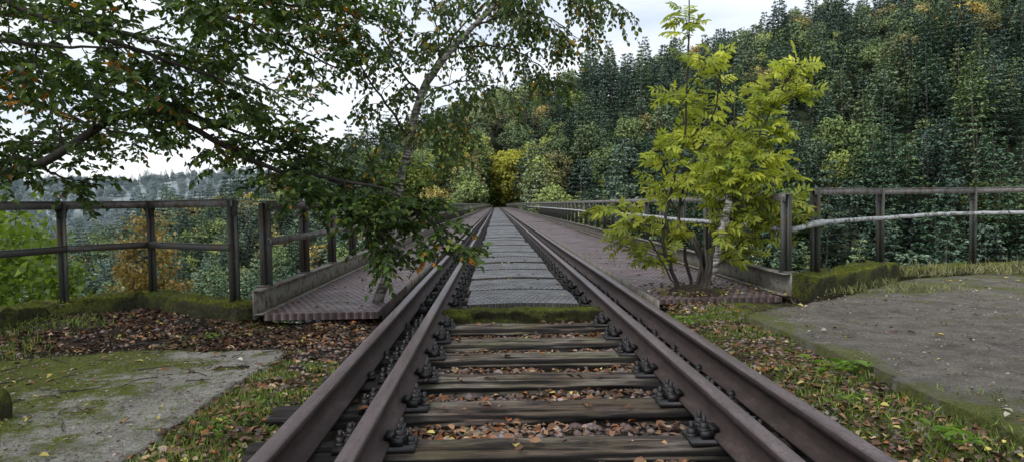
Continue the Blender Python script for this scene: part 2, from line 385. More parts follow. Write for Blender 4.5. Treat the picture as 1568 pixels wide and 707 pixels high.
b=MB();b.loft(resample([(-2.2,6.12,0),(-3.62,7.12,0),(-4.28,6.4,0),(-4.55,4.9,0),(-4.6,-1,0)],.04),rect_prof(.33,-.3,.17,10),.07,7,seed=2);b.build('mossy_kerb',M_kerb,None,True)
b=MB();b.loft(resample([(3.12,6.95,0),(3.9,7.6,0),(4.78,8.33,0)],.04),rect_prof(.38,-.3,.225,10),.08,6,seed=5);b.build('mossy_kerb',M_kerb,None,True)
b=MB();b.loft(resample([(4.85,8.5,0),(6.4,8.98,0),(11,8.75,0)],.05),rect_prof(.32,-.3,.12),.06,5,seed=6);b.build('mossy_kerb',M_kerb,None,True)
b=MB();b.loft(resample([(-.5,6.2,0),(.94,6.2,0)],.025),rect_prof(.26,-.14,.055,10),.055,(6,14),seed=8);b.build('mossy_timber_beam',M_mosswood,None,True)
b=MB();P=smooth_path([(-2.5,3.4,-.1),(-2.5,3.4,.03),(-2.5,3.41,.15)],12);b.tube(P,[.09,.085,.08,.08,.075,.075,.075,.075,.07,.065,.055,.03],14);b.build('mossy_stump',M_mosswood,None,True)

# ---------------------------------------------------------------- track
YEND=192
track=empty('railway_track')
half=[(.065,0),(.065,.012),(.02,.026),(.009,.04),(.009,.1),(.02,.112),(.034,.118),(.035,.138),(.031,.147),(.022,.152)]
prof=half+[(-a,c) for a,c in half[::-1]]
def rail(x,z,name,seed):
    ys=np.r_[np.arange(-1.2,12,.12),np.arange(12,YEND+45,2.5)];m=len(ys);P=np.array(prof);k=len(P)
    xo=x+fbm(ys,ys*0+seed,.25,2,seed)*.012
    V=np.stack([xo[:,None]+P[None,:,0],ys[:,None]+0*P[None,:,0],z+P[None,:,1]+0*ys[:,None]],-1)
    i=np.arange(m-1)[:,None]*k;j=np.arange(k)[None];j2=(j+1)%k
    b=MB();b.add(V.reshape(-1,3),np.stack([i+j,i+k+j,i+k+j2,i+j2],-1).reshape(-1,4))
    b.f.append(np.array([list(range(k))]));b.build(name,M_rail,track)
XL,XR,GL,GR=-.525,.97,-.826,1.262
rail(XL,.02,'running_rail',1);rail(XR,.02,'running_rail.001',2);rail(GL,.018,'guard_rail',3);rail(GR,.018,'guard_rail.001',4)
SY=[y+.12 for y in [1.07,1.63,2.19,2.75,3.3,3.86,4.42,4.97,5.52]]
SY2=[6.75+.6*k for k in range(80)]
for q,y in enumerate(SY):
    b=MB();x0=-1.06+rg.normal()*.04;x1=1.5+rg.normal()*.04;sk=rg.normal()*.014
    w=.195+rg.uniform(-.02,.03)
    b.loft(resample([(x0,y-sk,rg.normal()*.005),(x1,y+sk,rg.normal()*.006)],.02),rect_prof(w,-.16,0,18,.022),.04,(1.8,55),seed=40+q)
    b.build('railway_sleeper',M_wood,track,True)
b=MB()
for y in SY2:b.box((.22,y,-.075),(2.5,.24,.15))
b.build('bridge_sleepers',M_wood,track)
b=MB()
def bolt(b,x,y,z,h=.05):
    a=np.linspace(0,2*math.pi,7)[:6]+rg.random()
    for r,z0,z1 in((.028,z,z+.01),(.021,z+.01,z+.032),(.011,z+.032,z+h)):
        V=np.r_[np.c_[x+r*np.cos(a),y+r*np.sin(a),a*0+z0],np.c_[x+r*np.cos(a),y+r*np.sin(a),a*0+z1]]
        b.add(V,[[i,(i+1)%6,(i+1)%6+6,i+6] for i in range(6)]);b.f.append(np.array([[6,7,8,9,10,11]])+b.n-12)
for y in SY+SY2[:40]:
    for x in(XL,XR):
        b.box((x,y,.009),(.34,.16,.02))
        for sd in(-1,1):
            b.box((x+sd*.095,y,.036),(.05,.12,.036));b.box((x+sd*.065,y,.05),(.05,.07,.022))
            for oy in((-.035,.035) if rg.random()<.6 else (0.,)):
                bolt(b,x+sd*.105,y+oy,.054,.05+rg.uniform(-.005,.018));
            bolt(b,x+sd*.148,y+rg.uniform(-.02,.02),.019,.06)
    for x in(GL,GR):
        for sd in(-1,1):
            if rg.random()<.6:bolt(b,x+sd*.08,y,.018,.04)
b.build('rail_fasteners',M_black,track)

# ---------------------------------------------------------------- bridge
bridge=empty('railway_bridge')
b=MB();b.box((.35,(6.3+YEND)/2,-.175),(4.8,YEND-6.3,.03));  # added dark sheet below the deck, keeps light from leaking through gaps
b.build('underdeck_light_block',M_black,bridge)
b=MB()
xs=np.arange(-1.04,1.52,.05);ys=np.arange(6.3,30,.05);X,Y=np.meshgrid(xs,ys);Z=-.05+fbm(X,Y,4,4,17)*.035;n=len(xs)
i=np.arange(len(ys)-1)[:,None]*n;j=np.arange(n-1)[None];V=np.stack([X,Y,Z],-1).reshape(-1,3);mw=.36+0*V[:,0]
b.add(V,np.stack([i+j,i+j+1,i+n+j+1,i+n+j],-1).reshape(-1,4),np.c_[mw,mw,mw])
xs=np.linspace(1.35,2.75,36);ys=np.linspace(6.3,7.6,34);X,Y=np.meshgrid(xs,ys);rr_=np.hypot((X-2.02)/.62,(Y-6.85)/.5)
Z=.02+.16*(1-sm(.1,1.05,rr_))+fbm(X,Y,6,3,9)*.03;n=len(xs);V=np.stack([X,Y,Z],-1).reshape(-1,3);i=np.arange(len(ys)-1)[:,None]*n;j=np.arange(n-1)[None]
mw=.5+0*V[:,0];b.add(V,np.stack([i+j,i+j+1,i+n+j+1,i+n+j],-1).reshape(-1,4),np.c_[mw,mw,mw])
b.build('deck_debris',M_ground,bridge,True)
def plate_run(name,x0,x1,y0,z,seg,arch,mat,gap=.006,tilt=0.,seed=0):
    b=MB();r=np.random.default_rng(seed);y=y0
    while y<YEND:
        L=seg;ny=8 if y<40 else 2;nx=8 if y<40 else 3
        dx=r.normal()*.012
        ys=np.linspace(y+gap,y+L-gap,ny+1);xs=np.linspace(x0+dx,x1+dx,nx+1);X,Y=np.meshgrid(xs,ys)
        t=(Y-y)/L;Z=z+arch*(.3+r.random()*.9)*np.sin(math.pi*t)+r.normal()*.004+(X-x0)/(x1-x0)*r.normal()*.008+arch*.5*np.sin(math.pi*(X-x0)/(x1-x0))+tilt*(t-.5)
        n=nx+1;V=np.stack([X,Y,Z],-1).reshape(-1,3);i=np.arange(ny)[:,None]*n;j=np.arange(nx)[None]
        F=np.stack([i+j,i+j+1,i+n+j+1,i+n+j],-1).reshape(-1,4)
        b.add(V,F)
        lo=V[:n].copy();lo[:,2]=z-.045;b.add(np.r_[V[:n],lo],[[k,k+n,k+n+1,k+1] for k in range(n-1)])
        for col in(0,nx):
            e=V[col::n];l=e.copy();l[:,2]=z-.045;m=len(e);b.add(np.r_[e,l],[[k,k+1,k+1+m,k+m] for k in range(m-1)])
        y+=seg
    b.build(name,mat,bridge,True)
plate_run('centre_plate',-.31,.74,6.38,.07,1.15,.03,M_cplate,.014,-.014,seed=3)
plate_run('walkway_plate',-2.03,-1.04,5.95,.085,2.0,.008,M_walk,.012,seed=4)
plate_run('walkway_plate.001',1.52,2.74,6.45,.085,2.0,.008,M_walk,.012,seed=5)
b=MB()
for x in(-1.06,1.5):b.beam((x,6.3,.02),(x,YEND,.02),.02,.16)
for x,dx in((-2.12,1),(2.84,-1)):
    y0=5.95 if x<0 else 6.5
    b.beam((x,y0,.18),(x,YEND,.18),.014,.26);b.beam((x+dx*.045,y0,.303),(x+dx*.045,YEND,.303),.075,.012)
    b.beam((x+dx*.045,y0,.095),(x+dx*.045,YEND,.095),.075,.012)
    for y in np.arange(y0+.3,40,.6):b.box((x+dx*.012,y,.2),(.012,.03,.03))
b.build('edge_stringers',M_stringer,bridge)
b=MB()
for x in(-1.7,2.3):
    b.beam((x,6.7,-.75),(x,YEND,-.75),.03,1.1);b.beam((x,6.7,-.21),(x,YEND,-.21),.3,.03);b.beam((x,6.7,-1.3),(x,YEND,-1.3),.3,.03)
for y in np.arange(8,YEND,3):b.beam((-2.1,y,-.3),(2.8,y,-.3),.12,.2)
for yp in(45,85,125,160):
    zg=float(hgt(0,yp))-1
    tops=[(-1.7,yp-1.5),(2.3,yp-1.5),(2.3,yp+1.5),(-1.7,yp+1.5)];bots=[(-4.5,yp-3),(5.1,yp-3),(5.1,yp+3),(-4.5,yp+3)]
    for t,q in zip(tops,bots):b.beam((t[0],t[1],-1.4),(q[0],q[1],zg),.35,.35,up=(0,1,.1))
    nl=5
    for k in range(nl+1):
        f=k/nl;pts=[(t[0]*(1-f)+q[0]*f,t[1]*(1-f)+q[1]*f,-1.4*(1-f)+zg*f) for t,q in zip(tops,bots)]
        for a in range(4):b.beam(pts[a],pts[(a+1)%4],.15,.15)
        if k<nl:
            g=(k+1)/nl;p2=[(t[0]*(1-g)+q[0]*g,t[1]*(1-g)+q[1]*g,-1.4*(1-g)+zg*g) for t,q in zip(tops,bots)]
            for a in range(4):b.beam(pts[a],p2[(a+1)%4],.1,.1)
b.build('girders_and_trestles',M_fence,bridge)

# ---------------------------------------------------------------- fences
def post(b,x,y,z0,z1,rz,w=.075,bracket=True):
    c,s=math.cos(rz),math.sin(rz)
    d=np.array([c,s,0]);nn=np.array([-s,c,0])
    b.box((x,y,(z0+z1)/2),(w,.009,z1-z0),rz)
    p=np.array([x,y,0])-nn*(.0045+.03);b.box((p[0],p[1],(z0+z1)/2),(.009,.06,z1-z0),rz)
    p=np.array([x,y,0])+nn*(.0045+.02);b.box((p[0],p[1],(z0+z1)/2),(.009,.04,z1-z0),rz)
    if bracket:
        b.prism([(-w/2-.045,z1-.012),(w/2+.045,z1-.012),(w/2+.003,z1-.1),(w/2+.003,z1-.14),(-w/2-.003,z1-.14),(-w/2-.003,z1-.1)],d,(0,0,1),np.array([x,y,0])-nn*.012,nn,.008)
    b.box((x,y,z0+.006),(.14,.12,.012),rz)
def rails_between(bt,bl,p0,p1,zt0,zt1,zm0,zm1,mid=True,ext=0):
    p0=np.array(p0,float);p1=np.array(p1,float);d=nrm(p1-p0);nn=np.array([d[1],-d[0]])
    if nn[1]>0:nn=-nn
    a=np.r_[p0-d*ext,zt0];c=np.r_[p1+d*ext,zt1];off=np.r_[nn*.03,0]
    bt.beam(a+off+[0,0,-.036],c+off+[0,0,-.036],.01,.066);bt.beam(a+[0,0,.003],c+[0,0,.003],.08,.01)
    if mid:
        m0=np.r_[p0-d*ext,zm0]+np.r_[nn*.078,0];m1=np.r_[p1+d*ext,zm1]+np.r_[nn*.078,0]
        bl.beam(m0,m1,.01,.055);bl.beam(m0+[0,0,.032]-np.r_[nn*.012,0],m1+[0,0,.032]-np.r_[nn*.012,0],.035,.008)
e=empty('bay_railing');bp=MB();bt=MB();bl=MB()
PL=[(-2.4,6.3),(-3.55,7.1),(-4.08,6.5),(-4.42,5.2),(-4.5,3.6),(-4.5,2.0)]
for k,(x,y) in enumerate(PL):
    q=PL[min(k+1,len(PL)-1)];p=PL[max(k-1,0)];rz=math.atan2(q[1]-p[1],q[0]-p[0]) if k else math.atan2(.8,-1.15)
    if abs(rz)>math.pi/2:rz+=math.pi
    post(bp,x,y,.14,1.09,rz,.085 if k else .1)
for a,c in zip(PL[:-1],PL[1:]):rails_between(bt,bl,a,c,1.1,1.1,.66,.66,True,.03)
bp.build('posts',M_fence,e);bt.build('top_rail',M_toprail,e);bl.build('mid_rail',M_fence,e)
def bridge_fence(name,x,y0,sgn,mid):
    e=empty(name);bp=MB();bt=MB();bl=MB();y=y0
    while y<YEND:
        near=y<45
        if near:post(bp,x,y,.31,1.06,math.pi/2 if sgn>0 else -math.pi/2,.075,False)
        else:bp.box((x,y,.68),(.02,.07,.76))
        y+=1.24
    for ya,yb in((y0-.06,30),(30,YEND)):
        off=sgn*.045
        bt.beam((x+off,ya,1.035),(x+off,yb,1.035),.01,.07);bt.beam((x+off-sgn*.035,ya,1.075),(x+off-sgn*.035,yb,1.075),.08,.01)
        if mid:bl.beam((x+sgn*.075,ya,.71),(x+sgn*.075,yb,.71),.01,.055);bl.beam((x+sgn*.062,ya,.742),(x+sgn*.062,yb,.742),.035,.008)
    for yy in np.arange(y0,20,1.24):
        for o in(-.05,.05):bt.box((x+sgn*.053,yy+o,1.045),(.008,.018,.018))
    bp.build('posts',M_fence,e);bt.build('top_rail',M_toprail,e)
    if mid:bl.build('mid_rail',M_toprail,e)
bridge_fence('bridge_railing',-2.1,6.22,1,True)
bridge_fence('bridge_railing',2.84,6.6,-1,False)
e=empty('bay_railing');bp=MB();bt=MB();bl=MB()
PR=[(3.43,7.28),(4.72,8.3),(6.35,8.95),(8.0,8.85),(9.7,8.8)]
for k,(x,y) in enumerate(PR):
    q=PR[min(k+1,len(PR)-1)];p=PR[max(k-1,0)];rz=math.atan2(q[1]-p[1],q[0]-p[0])
    post(bp,x,y,.2 if k<2 else .1,1.12,rz,.1 if k!=1 else .085)
for a,c in zip(PR[:-1],PR[1:]):rails_between(bt,bl,a,c,1.13,1.13,.6,.6,False,.06)
bp.build('posts',M_fence,e);bt.build('top_rail',M_toprail,e)
b=MB();P=[(2.76,60,.78),(2.76,30,.775),(2.76,20,.76),(2.76,14,.765),(2.755,10,.745),(2.76,8,.75),(2.78,7,.735),(3.0,6.85,.72),(3.37,7.12,.76),(3.6,7.3,.77),(4.68,8.16,.775),(5.6,8.56,.8),(6.33,8.83,.8),(8,8.74,.79),(9.8,8.7,.79)]
pp=smooth_path(P,160,.0025);b.tube(pp,.026,10)
b.tube([(3.3,7.07,.755),(3.5,7.23,.768)],.036,10)
b.build('handrail_pipe',M_pipe,None,True)

# ---------------------------------------------------------------- leaves
class LV:
    def __init__(s):s.p=[];s.d=[];s.n=[];s.l=[];s.w=[];s.c=[]
    def add(s,p,d,n,l,w,c):
        p=np.atleast_2d(p);k=len(p)
        s.p.append(p);s.d.append(np.broadcast_to(d,(k,3)));s.n.append(np.broadcast_to(n,(k,3)))
        s.l.append(np.broadcast_to(l,(k,)));s.w.append(np.broadcast_to(w,(k,)));s.c.append(np.broadcast_to(c,(k,3)))
    def mb(s,fold=.25,droop=.15,simple=False):
        p,d,n=np.concatenate(s.p),nrm(np.concatenate(s.d)),np.concatenate(s.n);l=np.concatenate(s.l)[:,None];w=np.concatenate(s.w)[:,None];c=np.concatenate(s.c)
        S=nrm(np.cross(d,n));N=np.cross(S,d);K=len(p);b=MB()
        if simple:
            V=np.stack([p,p+d*l*.5+S*w*.5+N*w*fold,p+d*l-N*l*droop,p+d*l*.5-S*w*.5+N*w*fold],1)
            F=np.arange(K)[:,None]*4+np.array([0,1,2,3]);b.add(V.reshape(-1,3),F,np.repeat(c,4,0))
        else:
            V=np.stack([p,p+d*l*.3+S*w*.48+N*w*fold,p+d*l*.7+S*w*.36+N*(w*fold*.8-l*droop*.4),p+d*l-N*l*droop,
                        p+d*l*.7-S*w*.36+N*(w*fold*.8-l*droop*.4),p+d*l*.3-S*w*.48+N*w*fold],1)
            I=np.arange(K)[:,None]*6;b.add(V.reshape(-1,3),np.r_[I+[0,1,2,3],I+[0,3,4,5]],np.repeat(c,6,0))
        return b
def bpath(p,d,L,n,droop,wig,rng):
    P=[np.array(p,float)];d=nrm(np.array(d,float))
    for i in range(n):
        d=nrm(d+rng.normal(size=3)*wig+np.array([0,0,-droop]));P.append(P[-1]+d*L/n)
    return np.array(P)
def beech_col(p,rng,k):
    g=rng.random(k)[:,None]**1.3
    c=(1-g)*np.array([.032,.062,.016])+g*np.array([.12,.19,.035])
    o=vnoise(p[:,0]*2.6+p[:,2]*1.3,p[:,2]*2.6+p[:,1],77)
    m=(o>.8)&(rng.random(k)<.5)|(rng.random(k)<.01)
    oc=np.array([.4,.17,.03])*(.6+.8*rng.random((k,1)))
    y=(rng.random(k)<.05)&~m
    c=np.where(m[:,None],oc,c);c=np.where(y[:,None],np.array([.24,.28,.045]),c);return c
def foliate(T,L,limb,r0,r1,rng,nsec=14,slen=.8,ntw=7,tlen=.32,nl=8,ll=.062,tmin=.1,droop=.06,colf=beech_col,upb=.05,flat=.55,T_sides=7,wratio=.62,hang=0.0):
    n=len(limb);T.tube(limb,np.linspace(r0,r1,n),T_sides)
    Lt=nrm(np.gradient(limb,axis=0))
    for q in range(nsec):
        t=tmin+(1-tmin)*(q+rng.random())/nsec;i=min(int(t*(n-1)),n-1);p=limb[i];tg=Lt[i]
        r=rng.normal(size=3);r[2]*=.55;r=nrm(r-tg*(r@tg));d=nrm(tg*.55+r+np.array([0,0,upb]))
        sl=slen*rng.uniform(.5,1.15)*(1-.35*t);S=bpath(p,d,sl,7,droop,.13,rng)
        rr=max(.0035,(r0+(r1-r0)*t)*.42);T.tube(S,np.linspace(rr,.0022,8),5,cap=False)
        St=nrm(np.gradient(S,axis=0))
        for w in range(ntw):
            tt=.12+.88*(w+rng.random())/ntw;f=tt*7;i2=min(int(f),6);pp=S[i2]+(S[i2+1]-S[i2])*(f-i2);g=St[i2]
            sd=nrm(np.cross(g,[0,0,1]))*(1 if w%2 else -1);d2=nrm(g*.6+sd*.85+rng.normal(size=3)*.3+np.array([0,0,-hang]))
            W=bpath(pp,d2,tlen*rng.uniform(.6,1.2),4,droop*1.2+hang*.5,.12,rng);T.tube(W,[.0026,.0022,.002,.0018,.0012],3,cap=False)
            u=(np.arange(nl)+rng.random(nl))/nl*3.98;iu=u.astype(int);P=W[iu]+(W[np.minimum(iu+1,4)]-W[iu])*(u-iu)[:,None]
            dirw=nrm((W[np.minimum(iu+1,4)]-W[iu])+1e-6)
            s2=nrm(np.cross(dirw,[0,0,1]))*np.where(np.arange(nl)%2,1,-1)[:,None]
            D=nrm(dirw*.7+s2*.8+rng.normal(size=(nl,3))*.3+np.array([0,0,-.2-hang]))
            N=nrm(np.array([0,-.25,1.])+rng.normal(size=(nl,3))*flat)
            l=ll*rng.uniform(.65,1.25,nl);L.add(P,D,N,l,l*wratio,colf(P,rng,nl))

rb=np.random.default_rng(5)
beech=empty('beech_tree');T=MB();L=LV()
trunk=smooth_path([(-7.2,8.0,-3),(-7.0,7.8,0),(-6.8,7.5,2.5),(-6.4,7.2,4.2),(-6.0,7.0,6.5),(-5.8,7,9)],30,.01,rb);T.tube(trunk,np.linspace(.26,.12,30),14)
limbs=[
 ([(-6.85,7.5,1.2),(-5.4,6.6,1.25),(-4.1,6.15,1.42),(-3.75,6.0,1.52),(-3.3,6,1.8),(-2.95,6,1.85),(-2.45,6,1.62),(-1.95,6,1.36),(-1.55,5.95,1.28),(-1.0,5.9,1.17),(-.62,5.85,.93)],.05,.009,29,.55,.3),
 ([(-6.8,7.4,2.2),(-5.2,6.6,2.3),(-4.2,6.2,2.35),(-3.5,6.1,2.1),(-2.9,6.1,1.95),(-2.3,6.2,1.7),(-1.75,6.3,1.5)],.045,.007,28,.7,.22),
 ([(-6.6,7.3,3.1),(-5.2,6.4,3.1),(-4.3,5.8,2.85),(-3.4,5.6,2.5),(-2.6,5.5,2.2),(-1.9,5.5,1.95)],.05,.007,28,.75,.2),
 ([(-6.5,7.3,3.6),(-5,6.6,3.6),(-3.9,6.2,3.3),(-2.9,6.2,2.95),(-2.1,6.2,2.6),(-1.4,6.2,2.25)],.05,.007,30,.8,.15),
 ([(-6.4,7.2,4.3),(-4.8,6.2,4.1),(-3.5,5.8,3.7),(-2.3,5.8,3.2),(-1.6,5.9,2.85),(-1.1,5.9,2.6)],.05,.007,32,.85,.15),
 ([(-6.9,7.6,1.9),(-6,7.4,2.1),(-5,7.3,2.2),(-4.2,7.4,1.9),(-3.5,7.5,1.75)],.04,.006,22,.7,.15),
 ([(-6.5,7.4,3.0),(-5.2,7.8,3.2),(-4,8.2,3.0),(-3,8.4,2.6),(-2.3,8.5,2.2)],.045,.006,28,.85,.15),
 ([(-6.5,7.4,4.0),(-5.4,8.6,4.2),(-4.2,9.2,4.0),(-3,9.4,3.6),(-2.0,9.4,3.2)],.045,.006,30,1.1,.1),
 ([(-6.6,7.3,2.6),(-5.2,5.6,2.6),(-4,4.9,2.35),(-3.2,4.7,2.15),(-2.5,4.7,2.1)],.04,.006,17,.55,.25),
 ([(-4.8,6.2,4.1),(-3.6,5.4,3.4),(-2.8,5.1,2.85),(-1.9,5.0,2.55),(-1.2,5.1,2.45)],.03,.006,25,.6,.2),
 ([(-6.9,7.6,1.0),(-6.2,7.2,1.3),(-5.3,6.9,1.6),(-4.6,6.8,1.7),(-4.0,6.9,1.55)],.035,.006,20,.55,.15),
 ([(-2.0,6.05,1.38),(-1.55,5.9,1.2),(-1.2,5.85,.95),(-.95,5.8,.75),(-.82,5.8,.55)],.014,.004,14,.36,.05),
 ([(-1.45,5.95,1.25),(-1.1,6.0,1.15),(-.75,5.9,1.0),(-.5,5.9,.82),(-.42,5.85,.62)],.012,.004,12,.34,.05),
 ([(-2.3,6.1,1.55),(-1.8,6.3,1.5),(-1.4,6.4,1.35),(-1.1,6.4,1.1)],.012,.004,11,.36,.05),
 ([(-4.6,6.3,1.35),(-4.2,6.2,1.5),(-4.0,6.3,1.35),(-3.7,6.5,1.25)],.02,.005,9,.45,.05),
]
for pts,r0,r1,ns,sl,tm in limbs:
    P=smooth_path(pts,34,.008,rb);foliate(T,L,P,r0,r1,rb,ns,sl,8,.28,9,.066,tm,.05)
T.build('trunk_and_limbs',M_bark,beech,True);L.mb().build('foliage',M_leaf,beech)

rr=np.random.default_rng(8);birch=empty('birch_tree');T=MB();L=LV()
tr=smooth_path([(-1.22,6.55,-.12),(-1.15,6.55,.1),(-1.03,6.55,.45),(-.99,6.6,.85),(-.93,6.6,1.2),(-.85,6.6,1.5),(-.77,6.6,1.85),(-.66,6.6,2.15),(-.47,6.6,2.42),(-.18,6.6,2.72),(.1,6.6,3.0),(.5,6.6,3.4),(.8,6.6,3.9)],60,.004,rr)
T.tube(tr,np.interp(np.linspace(0,1,60),[0,.1,.3,.6,.75,1],[.078,.05,.042,.036,.024,.012]),12)
T.tube(smooth_path([(-1.2,6.5,-.08),(-1.3,6.45,.05),(-1.42,6.35,.0)],8),[.04,.035,.03,.03,.02,.02,.015,.01],8)
def birch_col(p,rng,k):
    g=rng.random(k)[:,None];c=(1-g)*np.array([.045,.08,.024])+g*np.array([.13,.19,.045])
    y=rng.random(k)<.06;return np.where(y[:,None],np.array([.4,.28,.04]),c)
BT=MB()
bl_=[([(-.82,6.6,1.65),(-1.1,6.5,2.1),(-1.35,6.45,2.5),(-1.6,6.4,2.95)],.014,15),
 ([(-.7,6.6,2.05),(-.95,6.7,2.4),(-1.1,6.7,2.8),(-1.2,6.7,3.2)],.013,15),
 ([(-.5,6.6,2.38),(-.55,6.5,2.75),(-.6,6.45,3.2)],.012,14),
 ([(-.2,6.6,2.7),(.15,6.5,2.8),(.5,6.4,2.75),(.85,6.4,2.5)],.012,18),
 ([(-.75,6.6,1.95),(-.5,6.4,2.1),(-.2,6.3,2.15),(.1,6.25,2.05)],.01,11),
 ([(-.4,6.6,2.5),(0,6.7,2.55),(.35,6.8,2.45),(.6,6.9,2.2)],.011,17),
 ([(.1,6.6,3.0),(.5,6.5,3.1),(.9,6.4,3.0),(1.1,6.4,2.8)],.012,18),
 ([(-.6,6.6,2.3),(-.3,6.9,2.8),(.0,7,3.1),(.3,7,3.3)],.012,16),
 ([(-.88,6.6,1.4),(-1.05,6.5,1.55),(-1.2,6.4,1.6),(-1.35,6.4,1.5)],.008,7),
 ([(-.85,6.6,1.5),(-.68,6.5,1.62),(-.5,6.4,1.6),(-.4,6.35,1.45)],.007,7),
 ([(-.8,6.6,1.75),(-.62,6.7,1.9),(-.45,6.8,1.95),(-.25,6.8,1.8)],.007,7),
]
for pts,r0,ns in bl_:
    P=smooth_path(pts,22,.008,rr);foliate(BT,L,P,r0,.003,rr,ns,.5,7,.25,6,.048,.12,.1,birch_col,0,.9,6,.78,.35)
P=tr[48:];foliate(BT,L,P,.018,.01,rr,18,.7,7,.25,6,.048,.0,.12,birch_col,0,.9,6,.78,.4)
T.build('trunk',M_birch,birch,True);BT.build('branches',M_bark,birch,True);L.mb().build('foliage',M_leaf,birch)

ra=np.random.default_rng(21);ash=empty('ash_tree');T=MB();L=LV()
stems=[
 [(1.95,6.95,-.1),(1.8,6.95,.3),(1.7,6.95,.65),(1.8,7,1.1),(1.93,7,1.6),(1.98,7,2.2),(2.0,7,2.8),(2.02,7,3.3)],
 [(2.05,7,-.1),(1.98,7.05,.4),(1.9,7.05,.9),(2.0,7,1.35),(2.2,7,1.75),(2.3,7,2.2),(2.25,7,2.6)],
 [(2.1,6.95,-.1),(2.2,6.95,.4),(2.38,6.9,.9),(2.55,6.9,1.35),(2.75,6.9,1.8),(2.95,6.9,2.2),(3.1,6.9,2.45)],
 [(2.0,6.9,-.1),(1.75,6.8,.25),(1.55,6.8,.6),(1.35,6.75,.85),(1.15,6.7,1.0)],
]
SP=[smooth_path(s_,30,.006,ra) for s_ in stems]
for P,r in zip(SP,(.024,.021,.02,.012)):T.tube(P,np.linspace(r,.005,30),8)
def ashcol(k):
    g=ra.random((k,1));return (1-g)*np.array([.28,.36,.045])+g*np.array([.62,.64,.09])
def compound(p,d,Lr=.24,shade=1.):
    W=bpath(p,d,Lr,6,.13,.06,ra);T.tube(W,[.002]*7,3,cap=False)
    col=ashcol(1)[0]*shade;tilt=ra.normal(size=3)*.5+np.array([0,-.55,.8])
    for k in range(2,7):
        g=nrm(W[k]-W[k-1]);sd=nrm(np.cross(g,tilt))
        for s_ in((-1,1) if k<6 else (-1,0,1)):
            D=g*(.55 if s_ else 1)+sd*s_*.85+np.array([0,0,-.2])+ra.normal(size=3)*.12
            l=ra.uniform(.065,.1);L.add(W[k],D,nrm(tilt+ra.normal(size=3)*.4),l,l*.36,np.clip(col*ra.uniform(.8,1.2),0,.75))
targets=[(2.1,2.4),(2.0,2.95),(2.88,2.2),(3.1,2.35),(2.95,1.75),(3.15,1.25),(2.6,1.35),(1.94,1.7),(1.74,1.2),(1.07,.95),(1.34,.6),(2.8,.65),(2.4,.85),(1.6,1.55),(2.28,2.0),(2.75,1.95),(2.5,1.7),(2.2,1.4),(3.05,2.05),(2.95,1.0),(1.9,2.15),(2.6,1.05),(1.75,.75),(2.3,1.15),(3.2,.85),(1.25,.8),(1.55,.4),(2.9,1.45),(2.65,.45),(2.1,1.75),(3.0,.8),(2.05,1.3),(2.7,1.6),(2.35,1.6),(2.45,1.25)]
allp=np.concatenate([P[4:] for P in SP])
for tx,tz in targets:
    t=np.array([tx,ra.uniform(6.6,7.35),tz]);dd=np.linalg.norm(allp-(t-np.array([0,0,.35])),axis=1)+np.where(allp[:,2]>tz,2,0);o=allp[np.argmin(dd)]
    mid=(o+t)/2+np.array([0,0,.04]);P=smooth_path([o,mid,t],10,.006,ra);T.tube(P,np.linspace(.007,.003,10),5)
    for q in range(17):
        k=ra.integers(3,10);dr=ra.normal(size=3);dr[2]=abs(dr[2])*.5+.1;compound(P[k],nrm(nrm(dr)+nrm(t-o)*.4),ra.uniform(.16,.27),ra.uniform(.35,.85) if tz<1.1 else ra.uniform(.65,1.2))
for P in SP[:3]:
    for k in range(14,30,2):
        dr=ra.normal(size=3);dr[2]=abs(dr[2])*.5+.2;compound(P[k],dr,ra.uniform(.15,.24))
T.build('stems',M_bark,ash,True);L.mb(.12,.2).build('foliage',M_leaf2,ash)
T=MB();st=empty('broken_birch_trunk')
P=smooth_path([(2.05,6.75,-.12),(2.1,6.75,.1),(2.17,6.78,.35),(2.25,6.8,.65),(2.35,6.82,1.03)],26,.003,ra);T.tube(P,np.interp(np.linspace(0,1,26),[0,.15,.5,1],[.1,.06,.048,.038]),12)
T.build('trunk',M_birch,st,True)
T=MB()
for k in range(11):
    a=k*.7+.3;r=.2;T.tube(smooth_path([(2.07+math.cos(a)*r*1.3,6.78+math.sin(a)*r,-.06),(2.06+math.cos(a)*.09,6.78+math.sin(a)*.08,.08),(2.1+math.cos(a+.6)*.05,6.78+math.sin(a+.6)*.05,.3+.05*(k%4)),(2.05+math.cos(a+1)*(.05+.1*(k%3)),6.8,.55+.12*(k%3))],14,.005,ra),np.linspace(.034,.008,14),7)
T.build('roots_and_suckers',M_bark,st,True)

def crown(L,c,r,ncl,nlf,ls,c0,c1,rng,cs=.3,outn=0.):
    c=np.array(c,float);r=np.array(r,float)
    for q in range(ncl):
        u=nrm(rng.normal(size=3))*rng.uniform(.45,1.)**.6
        cc=c+u*r;sz=cs*r.mean()*rng.uniform(.6,1.3)
        off=rng.normal(size=(nlf,3))
        if outn:off=nrm(off)*rng.uniform(.75,1.1,(nlf,1))*1.5
        p=cc+off*sz*np.array([.55,.55,.42])
        hh=np.clip(.5+.5*u[2]+.25*(p[:,2]-cc[2])/sz,0,1)[:,None];g=np.clip(hh*rng.uniform(.6,1.1)+rng.normal(size=(nlf,1))*.15,0,1)  # shading baked into leaf colour: lighter towards crown and clump tops
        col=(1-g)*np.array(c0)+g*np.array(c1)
        l=ls*rng.uniform(.6,1.3,nlf)
        N=rng.normal(size=(nlf,3))*.6+[0,0,1]
        if outn:N=N*(1-outn)+(nrm(off)*1.0+u*.5)*outn*1.5
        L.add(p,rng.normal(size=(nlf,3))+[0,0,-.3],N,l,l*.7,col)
rs=np.random.default_rng(3)
